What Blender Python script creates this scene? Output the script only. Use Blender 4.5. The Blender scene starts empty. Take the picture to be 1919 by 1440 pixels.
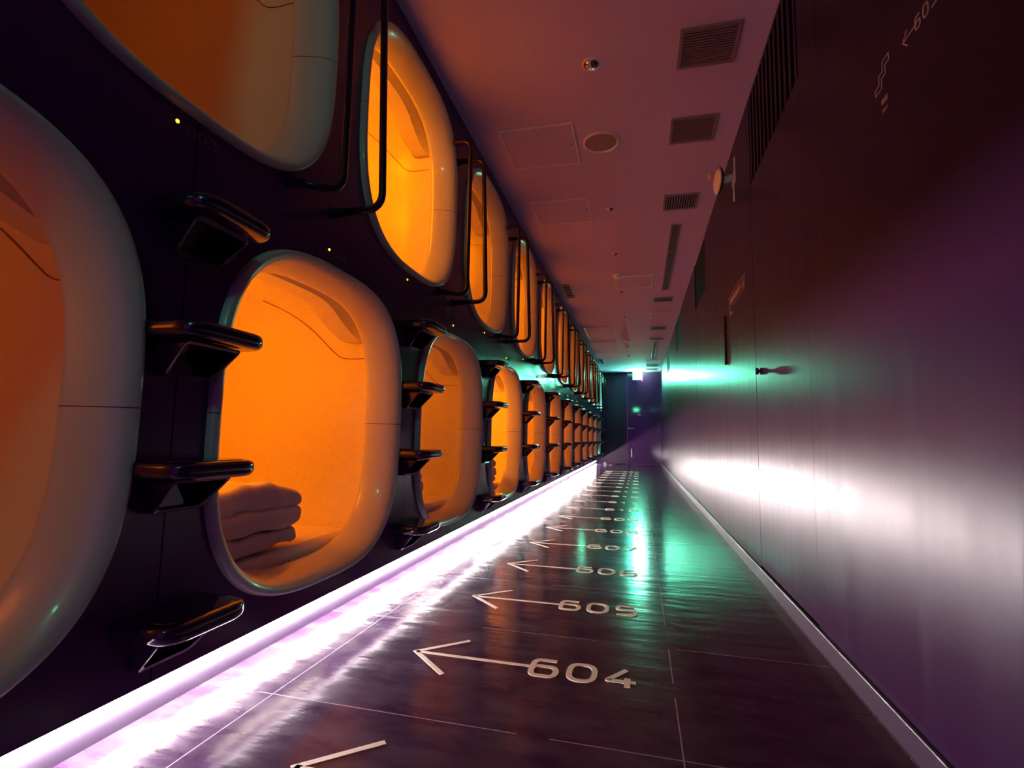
import bpy, bmesh, math, random
from mathutils import Vector, Matrix, noise
random.seed(7)
PI = math.pi
C = bpy.context.scene.collection
sc = bpy.context.scene

# ------------------------------------------------------------------ camera
F_PX = 957.9
RIGHT = Vector((0.970617, 0.239798, 0.019970))
UP = Vector((0.005326, -0.104380, 0.994523))
FWD = Vector((-0.240569, 0.965195, 0.102591))
cam_d = bpy.data.cameras.new('camera')
cam_d.sensor_fit = 'HORIZONTAL'; cam_d.sensor_width = 36.0
cam_d.lens = F_PX / 1919.0 * 36.0
cam_d.clip_start = 0.02; cam_d.clip_end = 100
cam = bpy.data.objects.new('camera', cam_d); C.objects.link(cam)
m = Matrix((RIGHT, UP, -FWD)).transposed().to_4x4()
CAMZ = 0.64                     # camera height over the floor
m.translation = Vector((0, 0, CAMZ))
cam.matrix_world = m
sc.camera = cam

# ------------------------------------------------------------------ world, exposure
w = bpy.data.worlds.new('world'); sc.world = w; w.use_nodes = True
bg = w.node_tree.nodes['Background']
bg.inputs[0].default_value = (0.30, 0.03, 0.42, 1); bg.inputs[1].default_value = 0.8
sc.view_settings.view_transform = 'Standard'
sc.view_settings.look = 'None'
sc.view_settings.exposure = 0.0
sc.view_settings.gamma = 1.0
sc.view_settings.use_curve_mapping = False
sc.cycles.use_denoising = True
sc.cycles.use_light_tree = True
sc.cycles.max_bounces = 8; sc.cycles.diffuse_bounces = 4; sc.cycles.glossy_bounces = 4
sc.cycles.sample_clamp_indirect = 80.0
sc.cycles.caustics_reflective = True

# light levels (tuned against the photograph)
POD_LIGHT = 7.2                 # watts, base lamp in one capsule
LED_POWER = 390.0
EXIT_POWER = 620.0
EXIT_NEAR = 24.0

# ------------------------------------------------------------------ layout (floor z = 0)
XL, XR, ZC = -0.943, 0.551, 1.746 + CAMZ
YE, YB = 13.75, -2.6            # end wall, wall behind the camera
PITCH = 1.105
LOW_Y0, UP_Y0 = 0.315, 0.8675   # centre of the first pod of each row
LOW_Z, UP_Z = 0.04 + CAMZ, 1.165 + CAMZ
N_POD = 12
LIP_Z = -0.500 + CAMZ           # lower edge of the capsule wall
KX = -1.08                      # kick board

# ------------------------------------------------------------------ materials
def nt(name):
    mt = bpy.data.materials.new(name); mt.use_nodes = True
    return mt, mt.node_tree.nodes, mt.node_tree.links, mt.node_tree.nodes['Principled BSDF']
def mat(name, col, rough=.5, metal=0, spec=.5, coat=0, coat_r=.05, emis=None, es=0, bump=None, var=0):
    mt, n, l, p = nt(name)
    p.inputs['Base Color'].default_value = (*col, 1)
    p.inputs['Roughness'].default_value = rough
    p.inputs['Metallic'].default_value = metal
    p.inputs['Specular IOR Level'].default_value = spec
    p.inputs['Coat Weight'].default_value = coat
    p.inputs['Coat Roughness'].default_value = coat_r
    if emis:
        p.inputs['Emission Color'].default_value = (*emis, 1); p.inputs['Emission Strength'].default_value = es
    tc = n.new('ShaderNodeTexCoord')
    if var:
        ns = n.new('ShaderNodeTexNoise'); ns.inputs['Scale'].default_value = 7
        l.new(tc.outputs['Object'], ns.inputs['Vector'])
        r = n.new('ShaderNodeMapRange'); r.inputs['To Min'].default_value = max(0, rough - var); r.inputs['To Max'].default_value = rough + var
        l.new(ns.outputs['Fac'], r.inputs['Value']); l.new(r.outputs['Result'], p.inputs['Roughness'])
    if bump:
        sc_, st, di = bump
        ns = n.new('ShaderNodeTexNoise'); ns.inputs['Scale'].default_value = sc_
        ns.inputs['Detail'].default_value = 4
        l.new(tc.outputs['Object'], ns.inputs['Vector'])
        b = n.new('ShaderNodeBump'); b.inputs['Strength'].default_value = st; b.inputs['Distance'].default_value = di
        l.new(ns.outputs['Fac'], b.inputs['Height']); l.new(b.outputs['Normal'], p.inputs['Normal'])
    return mt

def lines_mask(n, l, coord, positions, half):
    """1 where |coord - p| < half for any p (coord is a socket)"""
    out = None
    for p_ in positions:
        s = n.new('ShaderNodeMath'); s.operation = 'SUBTRACT'; s.inputs[1].default_value = p_; l.new(coord, s.inputs[0])
        a = n.new('ShaderNodeMath'); a.operation = 'ABSOLUTE'; l.new(s.outputs[0], a.inputs[0])
        c = n.new('ShaderNodeMath'); c.operation = 'LESS_THAN'; c.inputs[1].default_value = half; l.new(a.outputs[0], c.inputs[0])
        if out is None: out = c.outputs[0]
        else:
            mx = n.new('ShaderNodeMath'); mx.operation = 'MAXIMUM'; l.new(out, mx.inputs[0]); l.new(c.outputs[0], mx.inputs[1]); out = mx.outputs[0]
    return out

def floor_mat():
    mt, n, l, p = nt('polished_dark_stone_tile')
    tc = n.new('ShaderNodeTexCoord'); sep = n.new('ShaderNodeSeparateXYZ'); l.new(tc.outputs['Object'], sep.inputs[0])
    # slate clouding
    ns = n.new('ShaderNodeTexNoise'); ns.inputs['Scale'].default_value = 5; ns.inputs['Detail'].default_value = 8; ns.inputs['Roughness'].default_value = .65
    mp = n.new('ShaderNodeMapping'); mp.inputs['Scale'].default_value = (1, 2.2, 1); l.new(tc.outputs['Object'], mp.inputs[0]); l.new(mp.outputs[0], ns.inputs['Vector'])
    cr = n.new('ShaderNodeValToRGB'); cr.color_ramp.elements[0].position = .3; cr.color_ramp.elements[1].position = .75
    cr.color_ramp.elements[0].color = (.024, .004, .030, 1); cr.color_ramp.elements[1].color = (.066, .042, .076, 1)
    l.new(ns.outputs['Fac'], cr.inputs[0])
    # seams of the tiles: cross seams every .57 m, long seams every .48 m
    def frac(sock, off, per):
        a = n.new('ShaderNodeMath'); a.operation = 'SUBTRACT'; a.inputs[1].default_value = off; l.new(sock, a.inputs[0])
        b = n.new('ShaderNodeMath'); b.operation = 'PINGPONG'; b.inputs[1].default_value = per / 2; l.new(a.outputs[0], b.inputs[0])
        c = n.new('ShaderNodeMath'); c.operation = 'LESS_THAN'; c.inputs[1].default_value = .0013; l.new(b.outputs[0], c.inputs[0])
        return c.outputs[0]
    mx = n.new('ShaderNodeMath'); mx.operation = 'MAXIMUM'
    l.new(frac(sep.outputs['Y'], 1.15, .57), mx.inputs[0]); l.new(frac(sep.outputs['X'], .084, .96), mx.inputs[1])
    # pale seam colour stands in for the light they reflect; noise breaks it up
    n2 = n.new('ShaderNodeTexNoise'); n2.inputs['Scale'].default_value = 3; l.new(tc.outputs['Object'], n2.inputs['Vector'])
    g = n.new('ShaderNodeMath'); g.operation = 'GREATER_THAN'; g.inputs[1].default_value = .44; l.new(n2.outputs['Fac'], g.inputs[0])
    sm = n.new('ShaderNodeMath'); sm.operation = 'MULTIPLY'; l.new(mx.outputs[0], sm.inputs[0]); l.new(g.outputs[0], sm.inputs[1])
    mix = n.new('ShaderNodeMix'); mix.data_type = 'RGBA'; l.new(sm.outputs[0], mix.inputs[0]); l.new(cr.outputs[0], mix.inputs[6]); mix.inputs[7].default_value = (.34, .24, .36, 1)
    l.new(mix.outputs[2], p.inputs['Base Color'])
    # roughness
    rr = n.new('ShaderNodeMapRange'); rr.inputs['To Min'].default_value = .08; rr.inputs['To Max'].default_value = .20
    l.new(ns.outputs['Fac'], rr.inputs[0]); l.new(rr.outputs[0], p.inputs['Roughness'])
    p.inputs['Specular IOR Level'].default_value = .26
    # hand-riven waviness, fine along the corridor and wide across it
    m2 = n.new('ShaderNodeMapping'); m2.inputs['Scale'].default_value = (3.0, 17, 1); l.new(tc.outputs['Object'], m2.inputs[0])
    n3 = n.new('ShaderNodeTexNoise'); n3.inputs['Scale'].default_value = 1.0; n3.inputs['Detail'].default_value = 3; l.new(m2.outputs[0], n3.inputs['Vector'])
    b = n.new('ShaderNodeBump'); b.inputs['Strength'].default_value = .5; b.inputs['Distance'].default_value = .0032; l.new(n3.outputs['Fac'], b.inputs['Height'])
    n4 = n.new('ShaderNodeTexNoise'); n4.inputs['Scale'].default_value = 45; n4.inputs['Detail'].default_value = 5; l.new(tc.outputs['Object'], n4.inputs['Vector'])
    b2 = n.new('ShaderNodeBump'); b2.inputs['Strength'].default_value = .35; b2.inputs['Distance'].default_value = .0006; l.new(n4.outputs['Fac'], b2.inputs['Height']); l.new(b.outputs[0], b2.inputs['Normal'])
    l.new(b2.outputs[0], p.inputs['Normal'])
    return mt

def steel_mat(name, col, rough, seams=(), metal=0.0, spec=.5, streak=.03, brushed=True):
    """dark satin panel, brushed vertically"""
    mt, n, l, p = nt(name)
    tc = n.new('ShaderNodeTexCoord'); sep = n.new('ShaderNodeSeparateXYZ'); l.new(tc.outputs['Object'], sep.inputs[0])
    mp = n.new('ShaderNodeMapping'); mp.inputs['Scale'].default_value = (1, 9, .12); l.new(tc.outputs['Object'], mp.inputs[0])
    ns = n.new('ShaderNodeTexNoise'); ns.inputs['Scale'].default_value = 3; ns.inputs['Detail'].default_value = 6; l.new(mp.outputs[0], ns.inputs['Vector'])
    r = n.new('ShaderNodeMapRange'); r.inputs['From Min'].default_value = .3; r.inputs['From Max'].default_value = .7; r.inputs['To Min'].default_value = rough - streak; r.inputs['To Max'].default_value = rough + streak
    l.new(ns.outputs['Fac'], r.inputs[0]); l.new(r.outputs[0], p.inputs['Roughness'])
    p.inputs['Metallic'].default_value = metal; p.inputs['Specular IOR Level'].default_value = spec
    g = n.new('ShaderNodeTexNoise'); g.inputs['Scale'].default_value = 260; g.inputs['Detail'].default_value = 2; l.new(tc.outputs['Object'], g.inputs['Vector'])
    b = n.new('ShaderNodeBump'); b.inputs['Strength'].default_value = .12; b.inputs['Distance'].default_value = .0006; l.new(g.outputs['Fac'], b.inputs['Height'])
    b2 = n.new('ShaderNodeBump'); b2.inputs['Strength'].default_value = .06 if brushed else .0; b2.inputs['Distance'].default_value = .002; l.new(ns.outputs['Fac'], b2.inputs['Height']); l.new(b.outputs[0], b2.inputs['Normal'])
    l.new(b2.outputs[0], p.inputs['Normal'])
    if seams:
        mk = lines_mask(n, l, sep.outputs['Y'], seams, .0016)
        mix = n.new('ShaderNodeMix'); mix.data_type = 'RGBA'; l.new(mk, mix.inputs[0]); mix.inputs[6].default_value = (*col, 1); mix.inputs[7].default_value = (.003, .001, .004, 1)
        l.new(mix.outputs[2], p.inputs['Base Color'])
        sp = n.new('ShaderNodeMapRange'); sp.inputs['To Min'].default_value = spec; sp.inputs['To Max'].default_value = 0; l.new(mk, sp.inputs[0]); l.new(sp.outputs[0], p.inputs['Specular IOR Level'])
    else:
        p.inputs['Base Color'].default_value = (*col, 1)
    return mt

def shell_mat(name, seam_axis=True):
    mt, n, l, p = nt(name)
    tc = n.new('ShaderNodeTexCoord'); sep = n.new('ShaderNodeSeparateXYZ'); l.new(tc.outputs['Object'], sep.inputs[0])
    mk = lines_mask(n, l, sep.outputs['Z'], [0.0], .0011)
    mix = n.new('ShaderNodeMix'); mix.data_type = 'RGBA'; l.new(mk, mix.inputs[0])
    mix.inputs[6].default_value = (.60, .56, .50, 1); mix.inputs[7].default_value = (.06, .03, .04, 1)
    l.new(mix.outputs[2], p.inputs['Base Color'])
    p.inputs['Roughness'].default_value = .32
    p.inputs['Coat Weight'].default_value = .4; p.inputs['Coat Roughness'].default_value = .06
    return mt

M = {}
M['floor'] = floor_mat()
M['ceiling'] = mat('matte_ceiling_plaster', (.76, .60, .95), .85, bump=(40, .05, .001))
M['black_wall'] = steel_mat('gloss_black_capsule_panel', (.070, .010, .095), .22, seams=[LOW_Y0 + PITCH * (k + .5) for k in range(-2, 13)], spec=.45, streak=.015, brushed=False)
M['right_wall'] = steel_mat('dark_satin_wall_panel', (.018, .004, .025), .31, seams=(3.55, 6.2, 8.8, 11.3), spec=.15)
M['door'] = steel_mat('dark_satin_door_panel', (.018, .004, .025), .30, spec=.15)
M['end_wall'] = mat('dark_end_wall_paint', (.030, .008, .034), .7, bump=(60, .05, .001))
M['end_door'] = mat('dark_end_door_paint', (.045, .02, .065), .045, spec=.6)
M['shell'] = shell_mat('cream_gloss_capsule_shell')
M['liner'] = mat('warm_white_capsule_liner', (.74, .66, .56), .38, coat=.3, coat_r=.15)
M['tread'] = mat('gloss_black_moulded_plastic', (.020, .005, .026), .13, coat=.25, coat_r=.03, spec=.5)
M['rail'] = mat('gloss_black_steel_tube', (.018, .005, .022), .24, coat=.08, coat_r=.03, spec=.25)
M['kick'] = mat('scuffed_purple_black_kickboard', (.062, .048, .076), .22, spec=.5, var=.08)
M['decal'] = mat('cream_vinyl_lettering', (.62, .50, .44), .5)
M['walldecal'] = mat('pale_wall_lettering', (.55, .38, .38), .5)
M['dimdecal'] = mat('dim_grey_wall_lettering', (.10, .05, .12), .5)
M['grille'] = mat('grey_metal_grille', (.33, .24, .30), .5, metal=.2)
M['dark'] = mat('dark_duct_void', (.02, .004, .025), .8)
M['chrome'] = mat('polished_reflector', (.75, .7, .68), .08, metal=1)
M['plastic'] = mat('off_white_plastic', (.90, .80, .84), .45)
M['fabric'] = mat('white_cotton_bedding', (.86, .78, .72), .9, bump=(160, .15, .001))
M['glass'] = mat('dark_transom_glass', (.010, .003, .02), .8, spec=.1)
M['skirting'] = mat('dark_painted_skirting', (.026, .011, .033), .4)
M['brass'] = mat('brushed_handle_metal', (.55, .5, .5), .3, metal=1)
M['thread'] = mat('dark_joint_line', (.25, .10, .05), .8)

def emit(name, col, s):
    mt, n, l, p = nt(name)
    p.inputs['Base Color'].default_value = (.02, .02, .02, 1)
    p.inputs['Emission Color'].default_value = (*col, 1); p.inputs['Emission Strength'].default_value = s
    return mt
M['led'] = emit('white_led_strip', (1, .87, .85), LED_POWER)
M['amber'] = emit('amber_indicator', (1, .42, .02), 5)
M['exit'] = emit('green_exit_panel', (.04, 1, .55), EXIT_POWER)
M['exit_pale'] = emit('pale_exit_pictogram', (.75, 1, .85), EXIT_POWER)
M['exit_near'] = emit('green_exit_panel_soft', (.04, 1, .50), EXIT_NEAR)
M['exit_near_pale'] = emit('pale_exit_pictogram_soft', (.75, 1, .85), EXIT_NEAR)

# ------------------------------------------------------------------ helpers
def link(name, me, mt, parent=None, smooth=False):
    if isinstance(me, bmesh.types.BMesh):
        bm = me; me = bpy.data.meshes.new(name)
        bmesh.ops.recalc_face_normals(bm, faces=bm.faces)
        bm.to_mesh(me); bm.free()
    o = bpy.data.objects.new(name, me); C.objects.link(o)
    if mt is not None and len(me.materials) == 0: me.materials.append(mt)
    if parent: o.parent = parent
    if smooth:
        for p in me.polygons: p.use_smooth = True
    return o
def auto_smooth(o, ang=40):
    me = o.data
    for p in me.polygons: p.use_smooth = True
    me.set_sharp_from_angle(angle=math.radians(ang))
def tag(o, label, cat, group=None):
    o['label'] = label; o['category'] = cat
    if group: o['group'] = group
    return o
def empty(name, loc, label, cat, group=None):
    o = bpy.data.objects.new(name, None); C.objects.link(o); o.location = loc; o.empty_display_size = .05
    return tag(o, label, cat, group)
def dup(root, loc, label, group=None):
    r = root.copy(); C.objects.link(r); r.location = loc; r['label'] = label
    if group: r['group'] = group
    for ch in list(root.children):
        c = ch.copy(); C.objects.link(c); c.parent = r
        for g in list(ch.children):
            d = g.copy(); C.objects.link(d); d.parent = c
    return r
def struct(name, me, mt, **k):
    o = link(name, me, mt, **k); o['kind'] = 'structure'; return o
def add_box(bm, x0, x1, y0, y1, z0, z1, bev=0, seg=2):
    vs = [bm.verts.new((x, y, z)) for x in (x0, x1) for y in (y0, y1) for z in (z0, z1)]
    f = [(0, 1, 3, 2), (4, 6, 7, 5), (0, 4, 5, 1), (2, 3, 7, 6), (0, 2, 6, 4), (1, 5, 7, 3)]
    fs = [bm.faces.new([vs[i] for i in q]) for q in f]
    if bev:
        es = {e for q in fs for e in q.edges}
        bmesh.ops.bevel(bm, geom=list(es), offset=bev, segments=seg, affect='EDGES', profile=.5)
def box(x0, x1, y0, y1, z0, z1, bev=0, seg=2):
    bm = bmesh.new(); add_box(bm, x0, x1, y0, y1, z0, z1, bev, seg); return bm
def loft(bm, rings, cap0=False, cap1=False, closed=True):
    vr = [[bm.verts.new(p) for p in r] for r in rings]
    n = len(vr[0])
    for a, b in zip(vr, vr[1:]):
        for i in range(n if closed else n - 1):
            j = (i + 1) % n
            bm.faces.new((a[i], a[j], b[j], b[i]))
    if cap0: bm.faces.new(vr[0])
    if cap1: bm.faces.new(vr[-1][::-1])
    return vr
def tube(bm, pts, r, seg=14, cap=True):
    pts = [Vector(p) for p in pts]; rings = []
    prev = None
    for i, p in enumerate(pts):
        t = (pts[min(i + 1, len(pts) - 1)] - pts[max(i - 1, 0)]).normalized()
        if prev is None:
            u = t.orthogonal().normalized()
        else:
            u = (prev - t * prev.dot(t)).normalized()
        prev = u; v = t.cross(u)
        rings.append([p + (u * math.cos(a) + v * math.sin(a)) * r for a in [2 * PI * k / seg for k in range(seg)]])
    loft(bm, rings, cap, cap)
def rounded(pts, r, closed=False, seg=8):
    """polyline with rounded corners (2D or 3D tuples)"""
    P = [Vector(p) for p in pts]; n = len(P); out = []
    for i in range(n):
        if not closed and i in (0, n - 1): out.append(P[i]); continue
        a, b, c = P[i - 1], P[i], P[(i + 1) % n]
        d1 = (a - b); d2 = (c - b)
        rr = min(r, d1.length * .49, d2.length * .49)
        ang = d1.angle(d2)
        if ang > 3.05: out.append(b); continue
        A = b + d1.normalized() * rr; B = b + d2.normalized() * rr
        for k in range(seg + 1):
            t = k / seg
            out.append(A * (1 - t) ** 2 + b * 2 * t * (1 - t) + B * t * t)
    return out
def ribbon(bm, pts, wd, closed=False, th=.0012):
    """flat stroke in the xy plane, top at z = th"""
    P = [Vector((p[0], p[1])) for p in pts]; n = len(P)
    L_, R_ = [], []
    for i in range(n):
        if closed: a, c = P[i - 1], P[(i + 1) % n]
        else: a, c = P[max(i - 1, 0)], P[min(i + 1, n - 1)]
        t1 = (P[i] - a); t2 = (c - P[i])
        t1 = t1.normalized() if t1.length > 1e-9 else t2.normalized()
        t2 = t2.normalized() if t2.length > 1e-9 else t1
        t = (t1 + t2).normalized(); nn = Vector((-t.y, t.x))
        k = 1 / max(.5, nn.dot(Vector((-t1.y, t1.x))))
        L_.append(P[i] + nn * wd / 2 * k); R_.append(P[i] - nn * wd / 2 * k)
    rings = [[(a.x, a.y, 0), (a.x, a.y, th), (b.x, b.y, th), (b.x, b.y, 0)] for a, b in zip(L_, R_)]
    if closed: rings.append(rings[0])
    loft(bm, rings, not closed, not closed)

def glyph(ch):
    R = rounded
    if ch == '0': return [(R([(0, 0), (1, 0), (1, 1), (0, 1)], .42, True), True)]
    if ch == '6': return [(R([(0, 0), (1, 0), (1, .6), (0, .6)], .3, True), True), (R([(0, .3), (0, 1), (.92, 1)], .5), False)]
    if ch == '9': return [(R([(0, .4), (1, .4), (1, 1), (0, 1)], .3, True), True), (R([(1, .7), (1, 0), (.08, 0)], .5), False)]
    if ch == '8': return [(R([(.05, .53), (.95, .53), (.95, 1), (.05, 1)], .24, True), True), (R([(0, 0), (1, 0), (1, .53), (0, .53)], .26, True), True)]
    if ch == '5': return [(R([(.95, 1), (.07, 1), (.04, .56), (.7, .60), (1, .58), (1, 0), (.02, 0)], .24), False)]
    if ch == '4': return [(R([(.72, 1), (.0, .27), (1.08, .27)], .05), False), ([(.76, .48), (.76, -.02)], False)]
    if ch == '3': return [(R([(.02, 1), (.95, 1), (.95, .54), (.35, .54)], .24), False), (R([(.35, .54), (1, .54), (1, 0), (0, 0)], .26), False)]
    if ch == '2': return [(R([(.02, .78), (.06, 1), (1, 1), (1, .55), (.02, .3), (.02, 0), (1.02, 0)], .25), False)]
    if ch == '1': return [(R([(.2, .76), (.58, 1), (.58, 0)], .02), False)]
    if ch == '7': return [(R([(0, 1), (1, 1), (.35, .0)], .1), False)]
    return []
def digits(bm, s, x0, y0, cw, chh, gap, stroke, th=.0012):
    for i, ch in enumerate(s):
        for pts, cl in glyph(ch):
            q = [(x0 + i * (cw + gap) + p[0] * cw, y0 + p[1] * chh) for p in pts]
            # drop doubled points
            q2 = [q[0]]
            for a in q[1:]:
                if (Vector(a) - Vector(q2[-1])).length > 1e-6: q2.append(a)
            if cl and (Vector(q2[0]) - Vector(q2[-1])).length < 1e-6: q2.pop()
            ribbon(bm, q2, stroke, cl, th); th += .00015

def text_mesh(s, size):
    cu = bpy.data.curves.new('t', 'FONT'); cu.body = s; cu.size = size; cu.extrude = .0008; cu.align_x = 'CENTER'; cu.align_y = 'CENTER'
    o = bpy.data.objects.new('t', cu); C.objects.link(o)
    me = bpy.data.meshes.new_from_object(o.evaluated_get(bpy.context.evaluated_depsgraph_get()))
    bpy.data.objects.remove(o); bpy.data.curves.remove(cu)
    return me

def superell(a, b, n, cnt=96):
    out = []
    for k in range(cnt):
        t = 2 * PI * k / cnt
        c, s = math.cos(t), math.sin(t)
        out.append((a * math.copysign(abs(c) ** (2 / n), c), b * math.copysign(abs(s) ** (2 / n), s)))
    return out

ORD = ['first', 'second', 'third', 'fourth', 'fifth', 'sixth', 'seventh', 'eighth', 'ninth', 'tenth', 'eleventh', 'twelfth', 'thirteenth']

# ------------------------------------------------------------------ setting
struct('floor', box(-1.4, XR + .3, YB, YE + .2, -.1, 0), M['floor'])
struct('ceiling', box(-1.4, XR + .3, YB, YE + .2, ZC, ZC + .1), M['ceiling'])
A_OUT, B_OUT = .468, .485
def wall_left():
    bm = bmesh.new(); CNT = 96
    y_lo, y_hi = YB, YE
    zm = (LOW_Z + UP_Z) / 2 + .005
    def cell(cy, cz, y0, y1, z0, z1):
        inner = [(cy + p[0] * .985, cz + p[1] * .985) for p in superell(A_OUT, B_OUT, 3, CNT)]
        outer = []
        for (y, z) in inner:
            dy, dz = y - cy, z - cz
            ty = ((y1 - cy) / dy if dy > 0 else (y0 - cy) / dy) if abs(dy) > 1e-9 else 1e9
            tz = ((z1 - cz) / dz if dz > 0 else (z0 - cz) / dz) if abs(dz) > 1e-9 else 1e9
            t = min(ty, tz); outer.append((cy + dy * t, cz + dz * t))
        # snap nearest points to the corners
        for cyy in (y0, y1):
            for czz in (z0, z1):
                i = min(range(CNT), key=lambda k: (outer[k][0] - cyy) ** 2 + (outer[k][1] - czz) ** 2)
                outer[i] = (cyy, czz)
        loft(bm, [[(XL, y, z) for y, z in inner], [(XL, y, z) for y, z in outer]])
        loft(bm, [[(XL, y, z) for y, z in inner], [(XL - .03, y, z) for y, z in inner]])
    def quad(y0, y1, z0, z1):
        bm.faces.new([bm.verts.new(v) for v in ((XL, y0, z0), (XL, y1, z0), (XL, y1, z1), (XL, y0, z1))])
    for y0c, cz, z0, z1 in ((LOW_Y0, LOW_Z, LIP_Z, zm), (UP_Y0, UP_Z, zm, ZC)):
        ya = y0c - PITCH / 2; quad(y_lo, ya, z0, z1)
        for k in range(N_POD):
            cy = y0c + k * PITCH; cell(cy, cz, cy - PITCH / 2, cy + PITCH / 2, z0, z1)
        yb = y0c + (N_POD - .5) * PITCH
        if yb < y_hi: quad(yb, y_hi, z0, z1)
    # underside of the overhang, back to the kick board
    vs = [bm.verts.new(v) for v in ((XL, y_lo, LIP_Z), (XL, y_hi, LIP_Z), (XL - .022, y_hi, LIP_Z), (XL - .022, y_lo, LIP_Z))]; bm.faces.new(vs)
    vs = [bm.verts.new(v) for v in ((XL - .022, y_lo, LIP_Z), (XL - .022, y_hi, LIP_Z), (XL - .022, y_hi, LIP_Z + .06), (XL - .022, y_lo, LIP_Z + .06))]; bm.faces.new(vs)
    vs = [bm.verts.new(v) for v in ((XL - .022, y_lo, LIP_Z + .06), (XL - .022, y_hi, LIP_Z + .06), (KX - .03, y_hi, LIP_Z + .06), (KX - .03, y_lo, LIP_Z + .06))]; bm.faces.new(vs)
    bmesh.ops.remove_doubles(bm, verts=bm.verts, dist=.0004)
    return struct('wall_left', bm, M['black_wall'])
wall_left()
struct('baseboard_left', box(KX - .03, KX, YB, YE, 0, LIP_Z + .058), M['kick'])
led = link('led_strip', box(KX + .0005, KX + .010, -.2, YE - .35, .054, .068), M['led'])
tag(led, 'glowing white LED strip along the foot of the capsule wall', 'light strip')

# right wall with door openings
DOORS = [(1.868, 2.668), (4.46, 5.285), (7.04, 7.87), (9.66, 10.45)]
TR_Z = 1.285 + CAMZ
bm = bmesh.new()
prev = YB
for a, b in DOORS:
    add_box(bm, XR, XR + .05, prev, a, 0, ZC); prev = b
add_box(bm, XR, XR + .05, prev, YE, 0, ZC)
struct('wall_right', bm, M['right_wall'])
for i, (a, b) in enumerate(DOORS):
    d = struct('door_%d' % (i + 1), box(XR + .0005, XR + .04, a + .0028, b - .0028, .066, TR_Z - .001), M['door'])
    if i == 0:
        bm = bmesh.new()
        add_box(bm, XR + .020, XR + .05, a, b, TR_Z, ZC)
        g = struct('window_1', bm, M['dark'])
        bm = bmesh.new()
        for k in range(12):
            y = a + .03 + (b - a - .06) * k / 11
            add_box(bm, XR + .001, XR + .0195, y - .012, y + .012, TR_Z + .001, ZC)
        add_box(bm, XR + .0005, XR + .0198, a, b, ZC - .02, ZC)
        link('louvre_slats', bm, M['door'], g)
    else:
        struct('window_%d' % (i + 1), box(XR + .006, XR + .05, a, b, TR_Z, ZC), M['glass'])
    struct('trim_%d' % (i + 1), box(XR + .012, XR + .05, a, b, 0, .0655), M['skirting'])
bm = bmesh.new(); add_box(bm, XR - .012, XR, YB, YE, 0, .060, .003)
struct('baseboard_right', bm, M['skirting'])
bm = bmesh.new(); add_box(bm, KX - .3, -.30, YE, YE + .05, 0, ZC); struct('wall_end', bm, M['end_wall'])
# end door
d = struct('door_5', box(-.295, XR - .002, YE - .004, YE + .05, 0.004, ZC), M['end_door'])
bm = bmesh.new()
tube(bm, [(-.262, YE - .004, .275 + CAMZ), (-.262, YE - .05, .275 + CAMZ)], .016)
tube(bm, rounded([(-.262, YE - .045, .275 + CAMZ), (-.15, YE - .05, .275 + CAMZ), (-.14, YE - .02, .275 + CAMZ)], .01), .009)
link('door_handle', bm, M['brass'], d, smooth=True)
bm = bmesh.new(); add_box(bm, -.195, -.175, YE - .03, YE - .004, .17, .38, .005); tube(bm, [(-.185, YE - .03, .375), (-.185, YE - .045, .395)], .012)
link('floor_bolt', bm, M['brass'], d)
bm = bmesh.new(); add_box(bm, -.02, .05, YE - .03, YE - .004, .62 + CAMZ, .65 + CAMZ, .004)
link('door_closer', bm, M['brass'], d)

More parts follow.
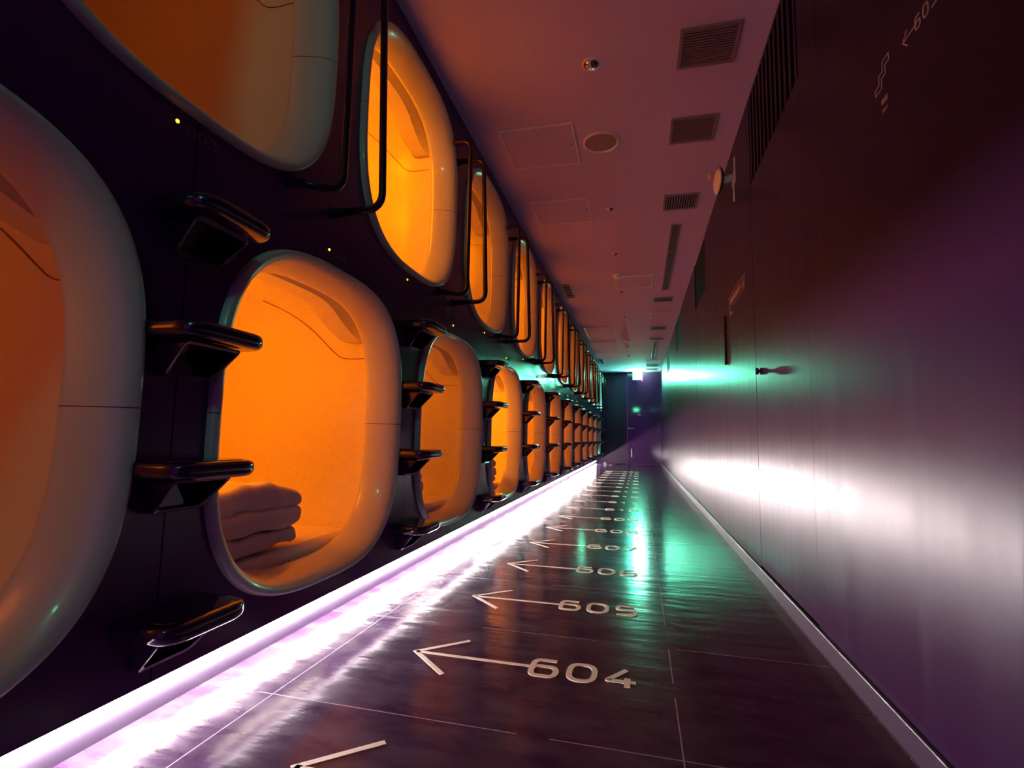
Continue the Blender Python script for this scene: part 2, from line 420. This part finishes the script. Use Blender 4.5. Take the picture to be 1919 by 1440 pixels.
# ------------------------------------------------------------------ capsule pods
def make_pod_meshes():
    CNT = 96
    prof = [(0, 0.0, 0), (.010, .0008, 0), (.018, .004, 0), (.022, .011, 0), (.020, .020, 0), (.010, .032, 0), (-.008, .044, 0), (-.035, .055, 0), (-.065, .063, 0), (-.088, .067, 0), (-.100, .067, 0), (-.106, .062, 0), (-.104, .045, 0)]
    bm = bmesh.new(); rings = []
    for x, d, _ in prof:
        rings.append([(x, p[0], p[1]) for p in superell(A_OUT - d, B_OUT - d * .75, 3.05, CNT)])
    loft(bm, rings)
    rim = bpy.data.meshes.new('rim'); bmesh.ops.recalc_face_normals(bm, faces=bm.faces); bm.to_mesh(rim); bm.free()
    bm = bmesh.new()
    ch = [(-.104, .425, .452, 3.1), (-.112, .470, .470, 3.4), (-.135, .492, .492, 3.8), (-.3, .50, .50, 4), (-1.0, .50, .50, 4), (-1.75, .50, .50, 4), (-1.86, .47, .47, 4), (-1.90, .40, .40, 4)]
    rings = [[(x, p[0], p[1]) for p in superell(a, b, n, CNT)] for x, a, b, n in ch]
    loft(bm, rings, cap1=True)
    chm = bpy.data.meshes.new('chamber'); bmesh.ops.recalc_face_normals(bm, faces=bm.faces); bm.to_mesh(chm); bm.free()
    # crescent shaped blind housing tucked behind the upper rim
    bm = bmesh.new(); rings = []
    K = 40
    for i in range(K + 1):
        u = i / K; th = math.radians(29 + (151 - 29) * u)
        c, s = math.cos(th), math.sin(th)
        wgt = math.sin(PI * u) ** .5 * (1 - .55 * math.sin(PI * u) ** 4)
        oy = .488 * math.copysign(abs(c) ** (2 / 3.8), c); oz = .488 * abs(s) ** (2 / 3.8)
        k_in = 1 - .185 * wgt - .004
        iy, iz = oy * k_in, oz * k_in
        rings.append([(-.135, oy, oz), (-.150 - .02 * wgt, iy, iz), (-.215 - .05 * wgt, iy, iz), (-.235 - .05 * wgt, oy, oz)])
    loft(bm, rings, True, True)
    cres = bpy.data.meshes.new('blind_housing'); bmesh.ops.recalc_face_normals(bm, faces=bm.faces); bm.to_mesh(cres); bm.free()
    # S shaped joint line on the far side wall
    pts = [(-.55, .5, .50), (-.524, .5, .485), (-.454, .5, .447), (-.384, .5, .379), (-.328, .5, .315), (-.288, .5, .280), (-.249, .5, .272), (-.15, .494, .271)]
    fine = rounded([(p[0], p[1] - .003, p[2]) for p in pts[1:]], .05)
    bm = bmesh.new()
    def ywall(z): return .50 * (1 - min(.999, abs(z / .50)) ** 4) ** .25
    q = [(p.x, ywall(p.z) * (.984 + .016 * min(1, max(0, (-p.x - .135) / .165))) - .0022, p.z) for p in fine]
    tube(bm, q, .0016, 6)
    seam = bpy.data.meshes.new('joint_line'); bm.to_mesh(seam); bm.free()
    return rim, chm, cres, seam
RIM, CHM, CRES, SEAM = make_pod_meshes()
for me, mt in ((RIM, 'shell'), (CHM, 'liner'), (CRES, 'liner'), (SEAM, 'thread')):
    me.materials.append(M[mt])
    for p in me.polygons: p.use_smooth = True
CRES.set_sharp_from_angle(angle=math.radians(35))

def make_pod(loc, label, group):
    e = empty('capsule_pod', loc, label, 'sleeping capsule', group)
    link('rim', RIM, None, e); link('chamber', CHM, None, e); link('blind_housing', CRES, None, e); link('joint_line', SEAM, None, e)
    return e
lvl_low = [.35, 1.95, .95, 3.4, 1.9, 1.9, 1.95, 1.7, 1.6, 1.6, 1.6, 0.0]
lvl_up = [.22, 2.7, 1.3, 1.9, 1.98, 1.9, 1.5, 1.5, 1.4, 1.4, 0.0, 0.0]
def state(v):
    return 'unlit' if v < .05 else 'dim brown-orange lit' if v < .3 else 'dull orange lit' if v < .7 else 'bright yellow lit' if v > 2 else 'orange lit'
proto = None
ORDB = {0: 'cut off by the left edge', 11: 'last before the end wall'}
for row, (y0, zz, lv, nm) in enumerate(((LOW_Y0, LOW_Z, lvl_low, 'lower'), (UP_Y0, UP_Z, lvl_up, 'upper'))):
    for k in range(N_POD):
        lab = '%s cream-rimmed sleeping capsule in the %s row, %s' % (state(lv[k]), nm, ORDB.get(k, ORD[k] + ' from the camera'))
        loc = (XL, y0 + k * PITCH, zz)
        gname = '%s row of sleeping capsules' % nm
        if proto is None: proto = make_pod(loc, lab, gname)
        else: dup(proto, loc, lab, gname)
        if lv[k] > 0:
            ld = bpy.data.lights.new('capsule_lamp', 'POINT'); ld.energy = POD_LIGHT * lv[k]; ld.color = (1, .25 if lv[k] > 2 else .22 if lv[k] > .9 else .17, .001); ld.shadow_soft_size = .14
            lo = bpy.data.objects.new('capsule_lamp', ld); C.objects.link(lo); lo.location = (XL - .62, loc[1] - .25, zz + .33)

# bedding
def soft_slab(x0, x1, y0, y1, z0, z1, nx, ny, amp, sc_, rnd, seed=0, belly=0):
    """closed pillow-edged slab with soft wrinkles"""
    bm = bmesh.new(); off = Vector((seed * 3.7, seed * 1.3, 0))
    def P(u, v, s):
        x = x0 + (x1 - x0) * u; y = y0 + (y1 - y0) * v
        du = min(u, 1 - u) * (x1 - x0); dv = min(v, 1 - v) * (y1 - y0)
        d = min(du, dv)
        h = (z1 - z0) / 2; zc = (z0 + z1) / 2
        k = 1 if d >= rnd else math.sqrt(max(0, 1 - (1 - d / rnd) ** 2))
        wv = noise.noise(Vector((x, y, s)) * sc_ + off) * amp + noise.noise(Vector((x * .6, y * 2.5, s)) * sc_ * 1.7 + off) * amp * .5
        return (x, y, zc + s * h * k + (wv if s > 0 else 0) * k + belly * math.sin(PI * u) * math.sin(PI * v) * (s > 0))
    g = {}
    for s in (1, -1):
        for i in range(nx + 1):
            for j in range(ny + 1):
                if s == -1 and (i in (0, nx) or j in (0, ny)): g[s, i, j] = g[1, i, j]
                else: g[s, i, j] = bm.verts.new(P(i / nx, j / ny, s))
        for i in range(nx):
            for j in range(ny):
                f = (g[s, i, j], g[s, i + 1, j], g[s, i + 1, j + 1], g[s, i, j + 1])
                bm.faces.new(f if s > 0 else f[::-1])
    return bm
MT_Z = LOW_Z - .398
mat_bm = soft_slab(-1.75, -.115, -.42, .42, -.475, -.405, 60, 40, .006, 9, .03, 1)
mme = bpy.data.meshes.new('mattress'); bmesh.ops.recalc_face_normals(mat_bm, faces=mat_bm.faces); mat_bm.to_mesh(mme); mat_bm.free(); mme.materials.append(M['fabric'])
for p in mme.polygons: p.use_smooth = True
for k in range(7):
    o = bpy.data.objects.new('mattress', mme); C.objects.link(o); o.location = (XL, LOW_Y0 + k * PITCH, LOW_Z)
    tag(o, 'thin white-sheeted mattress on the floor of the %s lower capsule from the camera' % ORD[k], 'mattress', 'mattresses in the lower capsules')
def duvet(cx, cy, z, label, sx=.34, sy=.50):
    e = empty('folded_duvet', (cx, cy, z), label, 'duvet', 'folded duvets in the lower capsules')
    def ridge(p): return 1 - abs(noise.noise(p)) * 2.2
    for i, (hz, dx, dy) in enumerate(((.060, .004, .030), (.074, .0, .0), (.070, .006, .012))):
        z0 = (0, .054, .118)[i]
        bm = bmesh.new(); bmesh.ops.create_cube(bm, size=2); bmesh.ops.subdivide_edges(bm, edges=bm.edges, cuts=31, use_grid_fill=True)
        hx, hy, hzz = sx / 2 - dx, sy / 2 - dy, hz / 2
        rr = .028
        for v in bm.verts:
            c = Vector((v.co.x * hx, v.co.y * hy, v.co.z * hzz))
            inner = Vector((max(-hx + rr, min(hx - rr, c.x)), max(-hy + rr, min(hy - rr, c.y)), max(-hzz + rr, min(hzz - rr, c.z))))
            d = c - inner; n_ = d.normalized() if d.length > 1e-6 else Vector((0, 0, 1))
            P = inner + n_ * rr
            q = Vector((P.x * 1.2, P.y * 1.6, P.z * 1.5)) * 8 + Vector((i * 5.1, len(label), 0))
            P += n_ * (.011 * noise.noise(q) + .009 * ridge(Vector((P.x * 3 + P.z * 6, P.y * 9 + P.z * 7, i * 3.0))) - .006)
            u = max(-1, min(1, P.y / hy))
            if i == 2:
                k = (P.z + hzz) / (2 * hzz)
                P.z += k * (.018 * (1 - u * u) - .034 * abs(u) ** 4)
            P.z = max(P.z, -hzz) if i == 0 else P.z
            v.co = P + Vector((0, 0, z0 + hzz))
        link('duvet_fold', bm, M['fabric'], e, smooth=True)
    return e
duvet(XL - .30, 1.27, MT_Z, 'white duvet folded in three layers inside the second lower capsule')
duvet(XL - .32, 2.30, MT_Z, 'white duvet folded inside the third lower capsule, mostly hidden by its rim')
duvet(XL - .25, 3.62, MT_Z, 'small folded white duvet inside the bright yellow fourth lower capsule', .26, .5)

# ------------------------------------------------------------------ steps between the capsules
def make_step(loc, label, group):
    e = empty('wall_step', loc, label, 'step', group)
    # tread: D shaped slab with fully rounded edge
    PR, HW, T = .138, .106, .034
    def outline(inset):
        pts = [(0, -HW + inset), (PR - inset, -HW + inset), (PR - inset, HW - inset), (0, HW - inset)]
        r = max(.01, .060 - inset)
        P = rounded(pts, r, False, 10); return P
    bm = bmesh.new(); rings = []
    for z, ins in ((-T / 2, .014), (-T / 2 + .002, .007), (-T / 2 + .008, .0015), (-.002, 0), (T / 2 - .009, .0008), (T / 2 - .003, .004), (T / 2, .011)):
        rings.append([(p.x, p.y, z) for p in outline(ins)])
    loft(bm, rings, True, True)
    link('tread', bm, M['tread'], e); auto_smooth(e.children[-1], 50)
    # anti-slip inlay on top
    bm = bmesh.new()
    loft(bm, [[(p.x * .93 + .002, p.y * .9, T / 2 + .0002) for p in outline(.012)], [(p.x * .93 + .002, p.y * .9, T / 2 + .0016) for p in outline(.013)]], True, True)
    link('tread_pad', bm, M['tread'], e)
    # bracket: hollow wedge below the tread, open towards the corridor
    def loop(x0, x1, hw0, hw1, z0, z1, r, flat=None):
        P = rounded([(x0, -hw0, z0), (x0, hw0, z0), (x1, hw1, z1), (x1, -hw1, z1)], r, True, 6)
        return [(p.x if flat is None else flat, p.y, p.z) for p in P]
    bm = bmesh.new()
    o_ = (.086, .022, .074, .060, -T / 2 - .001, -.088, .016); i_ = (.079, .026, .066, .052, -T / 2 - .008, -.081, .012)
    rings = [loop(*o_, flat=.0005), loop(*o_), loop(.0845, .0235, .071, .057, -T / 2 - .004, -.085, .014), loop(*i_), loop(*i_, flat=.006)]
    loft(bm, rings, True, True)
    link('bracket', bm, M['tread'], e); auto_smooth(e.children[-1], 35)
    return e
STEP_Z = [.455 - .004, .196, -.078, -.372]
sname = ['top', 'third', 'second', 'bottom']
sproto = None
for k in range(-0, N_POD):
    yc = LOW_Y0 + PITCH * (k + .5) + .008
    for i, z in enumerate(STEP_Z):
        lab = 'glossy black %s step of the %s ladder of wall steps, between lower capsules' % (sname[i], ORD[k] if k < 11 else 'last')
        if i == 3: lab = 'glossy black bottom step just above the white light strip, %s ladder from the camera' % (ORD[k] if k < 11 else 'last')
        grp = 'wall steps between the lower capsules'
        loc = (XL, yc, z + CAMZ)
        if sproto is None: sproto = make_step(loc, lab, grp)
        else: dup(sproto, loc, lab, grp)

# ------------------------------------------------------------------ handrails between the upper capsules
ZB, ZT = .695 + CAMZ, 1.515 + CAMZ
def make_rail(near, loc, label, group):
    e = empty('handrail', loc, label, 'handrail', group)
    pb, pt = (.112, .112) if near else (.175, .145)
    dy = -.10 if near else 0.0
    H = (ZT if near else ZT - .04) - ZB
    pts = rounded([(0, dy, 0), (pb, 0, 0), (pt, 0, H), (0, 0, H)], .055, False, 10)
    bm = bmesh.new(); tube(bm, pts, .0115, 16); link('bar', bm, M['rail'], e, smooth=True)
    for z, y_, d in ((0, dy, Vector((pb, -dy, 0)).normalized()), (H, 0, Vector((1, 0, 0)))):
        bm = bmesh.new(); tube(bm, [(0.001, y_, z), (.007, y_, z)], .021, 20); tube(bm, [Vector((0, y_, z)) + d * .004, Vector((0, y_, z)) + d * .05], .0145, 16)
        link('wall_flange', bm, M['rail'], e); auto_smooth(e.children[-1], 40)
    return e
rp = {}
for k in range(0, N_POD - 1):
    g = UP_Y0 + PITCH * (k + .5)
    for near in (True, False):
        y = g - (.165 if near else .045)
        lab = 'black tube handrail, the %s of the pair between the %s and %s upper capsules' % ('nearer' if near else 'farther', ORD[k], ORD[k + 1])
        if near not in rp: rp[near] = make_rail(near, (XL, y, ZB), lab, 'handrails between the upper capsules')
        else: dup(rp[near], (XL, y, ZB), lab)

# ------------------------------------------------------------------ indicator lamps with room numbers on the capsule wall
for k in range(14):
    y = .813 + .5545 * k; z = (.648 if k % 2 == 0 else .573) + CAMZ
    bm = bmesh.new(); tube(bm, [(0, 0, 0), (.0035, 0, 0)], .0042, 14)
    o = link('indicator_light', bm, M['amber']); o.location = (XL, y, z)
    bmr = bmesh.new(); tube(bmr, [(0.0002, 0, 0), (.002, 0, 0)], .0068, 16); link('bezel', bmr, M['tread'], o)
    tag(o, 'tiny amber indicator lamp beside number %d on the black capsule wall' % (603 + k), 'indicator light', 'amber indicator lamps')
    bm = bmesh.new(); digits(bm, str(603 + k), .028, -.010, .019, .020, .009, .0032, .0008)
    nme = link('room_number', bm, M['dimdecal'], o); nme.matrix_local = Matrix(((0, 0, 1, 0), (1, 0, 0, 0), (0, 1, 0, 0), (0, 0, 0, 1)))

# ------------------------------------------------------------------ floor numbers
for k in range(18):
    y = .925 + .5555 * k; num = 603 + k
    e = empty('floor_marking', (-.645, y, 0), 'cream arrow with the number %d on the dark tiled floor' % num, 'floor marking', 'numbered arrows on the floor')
    bm = bmesh.new()
    bar = [(.0, 0), (.352, 0)]
    ribbon(bm, bar, .0125)
    ribbon(bm, [(.128, .119), (0, 0), (.128, -.117)], .0140)
    link('arrow', bm, M['decal'], e)
    bm = bmesh.new(); digits(bm, str(num), .352, -.050, .068, .097, .036, .0160, .0016)
    link('number', bm, M['decal'], e)

# ------------------------------------------------------------------ ceiling fittings
def place_down(o, x, y): o.location = (x, y, ZC)
def frame_bm(w_, d_, t, h):
    bm = bmesh.new()
    add_box(bm, -w_ / 2, w_ / 2, -d_ / 2, -d_ / 2 + t, -h, 0, .0015, 1); add_box(bm, -w_ / 2, w_ / 2, d_ / 2 - t, d_ / 2, -h, 0, .0015, 1)
    add_box(bm, -w_ / 2, -w_ / 2 + t, -d_ / 2 + t, d_ / 2 - t, -h, 0, .0015, 1); add_box(bm, w_ / 2 - t, w_ / 2, -d_ / 2 + t, d_ / 2 - t, -h, 0, .0015, 1)
    return bm
def vent(x0, x1, y0, y1, nslat, axis, label, group='air vents in the ceiling', t=.016):
    e = empty('ceiling_vent', ((x0 + x1) / 2, (y0 + y1) / 2, ZC), label, 'vent', group)
    w_, d_ = x1 - x0, y1 - y0
    link('frame', frame_bm(w_, d_, t, .008), M['grille'], e)
    link('backing', box(-w_ / 2 + t, w_ / 2 - t, -d_ / 2 + t, d_ / 2 - t, -.0015, -.0002), M['dark'], e)
    bm = bmesh.new()
    for i in range(nslat):
        u = (i + .5) / nslat
        if axis == 'x':
            c = -d_ / 2 + t + (d_ - 2 * t) * u; hw = (d_ - 2 * t) / nslat * .22
            add_box(bm, -w_ / 2 + t, w_ / 2 - t, c - hw, c + hw, -.0065, -.002)
        else:
            c = -w_ / 2 + t + (w_ - 2 * t) * u; hw = (w_ - 2 * t) / nslat * .22
            add_box(bm, c - hw, c + hw, -d_ / 2 + t, d_ / 2 - t, -.0065, -.002)
    link('louvre', bm, M['grille'], e)
    return e
vent(.181, .434, 2.118, 2.365, 14, 'x', 'square louvred ceiling vent nearest the camera')
vent(.181, .428, 2.75, 3.00, 14, 'x', 'square louvred ceiling vent, second from the camera')
vent(.184, .428, 3.66, 3.91, 12, 'y', 'ceiling vent with bars along the corridor, near the start of the long slot')
vent(.176, .424, 6.39, 6.60, 12, 'y', 'ceiling vent just beyond the far end of the first long slot')
vent(.181, .42, 8.10, 8.33, 12, 'y', 'dark ceiling vent beyond the small plain ceiling hatch')
vent(.184, .422, 8.98, 9.17, 12, 'y', 'dark ceiling vent just before the second long slot')
vent(.17, .44, 12.3, 12.6, 8, 'x', 'greenish ceiling vent close to the end wall, nearer of two')
vent(.17, .44, 13.0, 13.3, 8, 'x', 'greenish ceiling vent close to the end wall, farther of two')
vent(-.87, -.755, 5.67, 6.23, 5, 'x', 'narrow ceiling vent beside the upper capsules, nearer of two')
vent(-.87, -.77, 11.4, 12.0, 5, 'x', 'narrow ceiling vent beside the upper capsules, farther of two')
def slot(x0, x1, y0, y1, lab):
    e = vent(x0, x1, y0, y1, 5, 'y', lab, 'long slot diffusers in the ceiling', .010)
    bm = bmesh.new()
    d_ = y1 - y0
    for f in (-1 / 6, 1 / 6): add_box(bm, -(x1 - x0) / 2 + .01, (x1 - x0) / 2 - .01, f * d_ - .004, f * d_ + .004, -.0072, -.002)
    link('cross_bar', bm, M['grille'], e)
slot(.263, .345, 4.19, 6.07, 'long narrow slot diffuser in the ceiling, nearer of two')
slot(.262, .335, 9.47, 11.42, 'long narrow slot diffuser in the ceiling near the end wall')
def hatch(x0, x1, y0, y1, lab, t=.014):
    e = empty('ceiling_hatch', ((x0 + x1) / 2, (y0 + y1) / 2, ZC), lab, 'ceiling hatch', 'access hatches in the ceiling')
    w_, d_ = x1 - x0, y1 - y0
    link('frame', frame_bm(w_, d_, t, .006), M['plastic'], e)
    link('panel', box(-w_ / 2 + t + .004, w_ / 2 - t - .004, -d_ / 2 + t + .004, d_ / 2 - t - .004, -.0035, 0), M['ceiling'], e)
    bm = bmesh.new(); tube(bm, [(w_ / 2 - t - .02, 0, -.006), (w_ / 2 - t - .02, 0, -.0035)], .006, 10); link('latch', bm, M['grille'], e)
hatch(-.780, -.349, 2.667, 3.100, 'square ceiling access hatch nearest the camera, left of the round speaker')
hatch(-.782, -.349, 3.582, 4.008, 'square ceiling access hatch, second from the camera')
hatch(-.247, .160, 5.49, 5.947, 'pale ceiling access hatch beside the smoke detector')
hatch(.162, .437, 7.20, 7.47, 'small plain ceiling hatch in line with the vents')
hatch(-.848, -.365, 8.02, 9.27, 'large faint ceiling hatch far down the corridor')
hatch(.164, .468, 11.6, 12.1, 'pale ceiling hatch beyond the second long slot')
# speaker
def lathe(bm, prof, seg=40):
    rings = [[(r * math.cos(2 * PI * k / seg), r * math.sin(2 * PI * k / seg), z) for k in range(seg)] for r, z in prof]
    loft(bm, rings, prof[0][0] > 1e-6, prof[-1][0] > 1e-6)
e = empty('ceiling_speaker', (-.207, 2.895, ZC), 'round flush ceiling speaker beside the nearest square hatch', 'speaker')
bm = bmesh.new(); lathe(bm, [(.108, 0), (.108, -.004), (.102, -.009), (.094, -.009), (.090, -.004), (.090, -.001)]); link('trim_ring', bm, M['plastic'], e); auto_smooth(e.children[-1], 50)
bm = bmesh.new(); lathe(bm, [(.089, -.001), (.089, -.005), (.06, -.0065), (.001, -.007)]); link('mesh_cover', bm, mat('speaker_mesh', (.42, .31, .33), .7, bump=(400, .5, .001)), e); auto_smooth(e.children[-1], 50)
# downlights
DL = [(-.207, 2.245, .038, 'nearest the camera'), (-.205, 3.804, .028, 'second from the camera'), (-.210, 4.78, .028, 'third from the camera'), (-.199, 6.07, .028, 'beside the pale hatch'), (-.204, 7.36, .028, 'fifth from the camera'), (-.200, 8.55, .028, 'sixth from the camera'), (-.200, 9.85, .028, 'beyond the farther smoke detector'), (-.200, 10.9, .028, 'last before the green exit sign')]
for x, y, r, lab in DL:
    e = empty('downlight', (x, y, ZC), 'small unlit chrome ceiling downlight, %s' % lab, 'ceiling light', 'unlit downlights')
    bm = bmesh.new(); lathe(bm, [(r * 1.18, 0), (r * 1.18, -.003), (r * .98, -.0055), (r * .93, -.003), (r * .93, 0)]); link('trim_ring', bm, M['plastic'], e); auto_smooth(e.children[-1], 50)
    bm = bmesh.new(); lathe(bm, [(r * .93, -.001), (r * .8, -.008), (r * .5, -.016), (.001, -.020)], 24); link('reflector', bm, M['chrome'], e, smooth=True)
for x, y, lab in ((-.209, 5.43, 'white domed smoke detector on the ceiling at the edge of the pale hatch'), (-.199, 9.2, 'white domed smoke detector far down the ceiling')):
    e = empty('smoke_detector', (x, y, ZC), lab, 'smoke detector', 'smoke detectors')
    bm = bmesh.new(); lathe(bm, [(.055, 0), (.055, -.012), (.05, -.016), (.001, -.016)]); link('base', bm, M['plastic'], e); auto_smooth(e.children[-1], 50)
    bm = bmesh.new(); lathe(bm, [(.036, -.016), (.034, -.03), (.022, -.038), (.001, -.04)]); link('sensor', bm, M['plastic'], e); auto_smooth(e.children[-1], 50)
bm = bmesh.new(); lathe(bm, [(.012, 0), (.012, -.004), (.006, -.006), (.006, -.014), (.011, -.017), (.011, -.026), (.001, -.03)], 20)
o = link('sprinkler_head', bm, M['plastic']); o.location = (.46, 3.42, ZC); tag(o, 'small sprinkler nub on the ceiling beside the round disc fixture', 'sprinkler'); auto_smooth(o, 50)

# ------------------------------------------------------------------ exit signs (green, glowing)
def runner(bm, s=1.0):
    """running figure pictogram in the xz plane, about .1 tall"""
    def seg(a, b, wd):
        a = Vector(a) * s; b = Vector(b) * s; d = (b - a).normalized(); nrm = Vector((-d.y, d.x)) * wd * s / 2
        q = [a + nrm, b + nrm, b - nrm, a - nrm]
        f = [bm.verts.new((p.x, 0, p.y)) for p in q]; g = [bm.verts.new((p.x, -.0015, p.y)) for p in q]
        bm.faces.new(f); bm.faces.new(g[::-1])
        for i in range(4): bm.faces.new((f[i], g[i], g[(i + 1) % 4], f[(i + 1) % 4]))
    seg((-.005, .02), (.008, -.015), .020); seg((.006, .018), (.035, .004), .009); seg((-.004, .02), (-.03, .004), .009)
    seg((.008, -.012), (.03, -.03), .011); seg((.03, -.03), (.022, -.055), .010); seg((.006, -.012), (-.012, -.035), .011); seg((-.012, -.035), (-.04, -.038), .010)
    seg((-.006, .030), (-.006, .046), .015)
    seg((.055, -.06), (.055, .05), .006); seg((.055, .05), (.085, .05), .006); seg((.085, .05), (.085, -.06), .006)
def exit_sign(loc, face, w_, h_, label, green, pale):
    e = empty('exit_sign', loc, label, 'exit sign')
    link('housing', box(-w_ / 2, w_ / 2, -.02, .02, -h_ / 2, h_ / 2, .004), M['plastic'], e)
    link('light_panel', box(-w_ / 2 + .006, w_ / 2 - .006, face * .0205 - .0008, face * .0205 + .0008, -h_ / 2 + .006, h_ / 2 - .006), green, e)
    bm = bmesh.new(); runner(bm, h_ / .16); o = link('pictogram', bm, pale, e); o.location = (-.02 * face, face * .0222, 0)
    link('ceiling_mount', box(-.03, .03, -.012, .012, h_ / 2 - .001, ZC - loc[2]), M['plastic'], e)
    return e
exit_sign((-.045, 13.55, 1.635 + CAMZ), -1, .20, .20, 'glowing green emergency exit sign hanging by the end wall', M['exit'], M['exit_pale'])
exit_sign((-.14, -1.3, 1.60 + CAMZ), 1, .30, .20, 'green emergency exit sign on the ceiling behind the camera', M['exit_near'], M['exit_near_pale'])

# ------------------------------------------------------------------ things on the right wall
def on_wall(name, bm, mt, parent=None):
    """strokes drawn in (u, v) with u to the viewer's right (-Y) and v up, standing on the right wall"""
    o = link(name, bm, mt, parent); return o
WR = Matrix(((0, 0, -1, 0), (-1, 0, 0, 0), (0, 1, 0, 0), (0, 0, 0, 1)))   # u -> -Y, v -> Z, thickness -> -X
def wall_empty(name, y, z, label, cat, x=XR, group=None):
    e = empty(name, (x, y, z + CAMZ), label, cat, group); return e
def wchild(name, bm, mt, e):
    o = link(name, bm, mt, e); o.matrix_local = WR.copy(); return o
e = wall_empty('wall_lettering', 1.176, .850, 'pale arrow and room number high on the right wall at the top of the picture', 'wall lettering')
bm = bmesh.new(); ribbon(bm, [(.0, 0), (.050, 0)], .0028); ribbon(bm, [(.018, .018), (0, 0), (.018, -.018)], .0030); wchild('arrow', bm, M['walldecal'], e)
bm = bmesh.new(); digits(bm, '605', .051, -.013, .018, .026, .012, .0032); wchild('number', bm, M['walldecal'], e)
e = wall_empty('stairs_sign', 1.27, .85, 'pale outlined staircase symbol with small caption on the right wall below the arrow', 'wall lettering')
zz = [(1.239, .88), (1.238, .864), (1.257, .864), (1.257, .8425), (1.277, .8425), (1.277, .820), (1.309, .820), (1.309, .835), (1.289, .835), (1.289, .857), (1.270, .857), (1.270, .88)]
bm = bmesh.new(); ribbon(bm, [(1.27 - y, z - .85) for y, z in zz], .0024, True); wchild('stair_symbol', bm, M['walldecal'], e)
for s, dz, size, nm in (('階段', -.065, .016, 'caption'), ('Stairs', -.086, .012, 'caption')):
    me = text_mesh(s, size); o = link(nm, me, M['walldecal'], e); o.matrix_local = Matrix.Translation((-.0002, -.002, dz)) @ WR
e = wall_empty('wall_notice', 3.11, .852, 'outlined notice with dense lettering and a small figure on the right wall', 'notice')
bm = bmesh.new(); ribbon(bm, [(-.245, -.038), (.245, -.038), (.245, .038), (-.245, .038)], .0035, True); wchild('border', bm, M['walldecal'], e)
bm = bmesh.new()
for i in range(22):
    u = -.20 + i * .0145
    ribbon(bm, [(u, -.018), (u, .016)], .006 if i % 3 else .009)
for i in range(11):
    ribbon(bm, [(-.205 + i * .029, .020 - .036 * (i % 2)), (-.188 + i * .029, .020 - .036 * (i % 2))], .005)
wchild('lettering', bm, M['walldecal'], e)
bm = bmesh.new(); ribbon(bm, [(.20, -.026), (.20, .012)], .028); ribbon(bm, [(.20, .016), (.20, .028)], .013); ribbon(bm, [(.155, -.02), (.155, .01)], .014); wchild('figure', bm, M['walldecal'], e)
bm = bmesh.new()
ribbon(bm, [(-.245, -.060), (-.19, -.060)], .010); ribbon(bm, [(-.23, -.080), (-.13, -.080)], .008); wchild('caption', bm, M['walldecal'], e)
# thin projecting plate
bm = bmesh.new(); add_box(bm, XR - .010, XR + .0, 3.500, 3.512, .49 + CAMZ, .81 + CAMZ, .002)
o = link('wall_channel', bm, M['rail']); tag(o, 'thin dark vertical channel on the right wall below the outlined notice', 'wall channel')
bm = bmesh.new(); lathe(bm, [(.012, 0), (.012, .004), (.005, .006), (.001, .006)], 18)
o = link('wall_button', bm, M['chrome']); o.matrix_world = Matrix.Translation((XR, 3.66, .71 + CAMZ)) @ Matrix.Rotation(-PI / 2, 4, 'Y'); tag(o, 'tiny bright metal stud on the right wall left of the dark channel', 'stud')
# door knob on the first door
e = wall_empty('door_stop', 2.55, .324, 'small round dark knob on the first right-hand door', 'knob')
bm = bmesh.new(); lathe(bm, [(.016, 0), (.016, .005), (.008, .007), (.008, .012), (.015, .014), (.017, .019), (.014, .025), (.001, .027)], 28)
o = link('knob', bm, M['tread'], e); o.matrix_local = Matrix.Rotation(-PI / 2, 4, 'Y'); auto_smooth(o, 50)
# round disc fixture near the ceiling
e = empty('disc_fixture', (XR, 3.08, 1.525 + CAMZ), 'round shallow disc on a bracket where the right wall meets the ceiling', 'wall fixture')
bm = bmesh.new(); lathe(bm, [(.001, .016), (.035, .013), (.06, .006), (.078, -.004)], 36)
o = link('disc', bm, M['plastic'], e, smooth=True); RM = Matrix.Translation((-.095, 0, .0)) @ Matrix.Rotation(math.radians(8), 4, 'Z') @ Matrix.Rotation(-PI / 2, 4, 'Y'); o.matrix_local = RM
bm = bmesh.new(); lathe(bm, [(.079, -.003), (.078, -.012), (.06, -.022), (.02, -.026), (.001, -.026)], 36); o = link('back_cover', bm, M['tread'], e, smooth=True); o.matrix_local = RM
bm = bmesh.new(); tube(bm, [(-.075, 0, 0), (-.012, -.01, .01)], .020, 16); link('stem', bm, M['plastic'], e, smooth=True)
bm = bmesh.new(); add_box(bm, -.010, 0, -.045, .03, -.035, .045, .003); add_box(bm, -.008, 0, -.04, -.028, .04, .12, .002); add_box(bm, -.008, 0, .0, .012, -.13, -.03, .002); link('wall_plate', bm, M['plastic'], e)

# ------------------------------------------------------------------ bits on the floor near the end wall
bm = bmesh.new()
pr = [(-.045, 0), (.045, 0), (.01, .05), (-.02, .055)]
loft(bm, [[(x, -.03, z) for x, z in pr], [(x, .03, z) for x, z in pr]], True, True)
o = link('door_stop_wedge', bm, M['tread']); o.location = (-.82, 13.05, 0); tag(o, 'small dark wedge standing on the floor at the end of the light strip', 'door wedge')
e = empty('cable_puck', (-.64, 12.75, 0), 'flat dark oval puck with a thin cable on the floor near the end wall', 'cable puck')
bm = bmesh.new(); lathe(bm, [(.07, 0), (.07, .008), (.05, .022), (.001, .026)], 30); link('puck', bm, M['tread'], e, smooth=True)
bm = bmesh.new(); tube(bm, rounded([(.06, .02, .004), (.10, .3, .004), (.16, .7, .004), (.26, .97, .004)], .1), .004, 8); link('cable', bm, M['rail'], e, smooth=True)
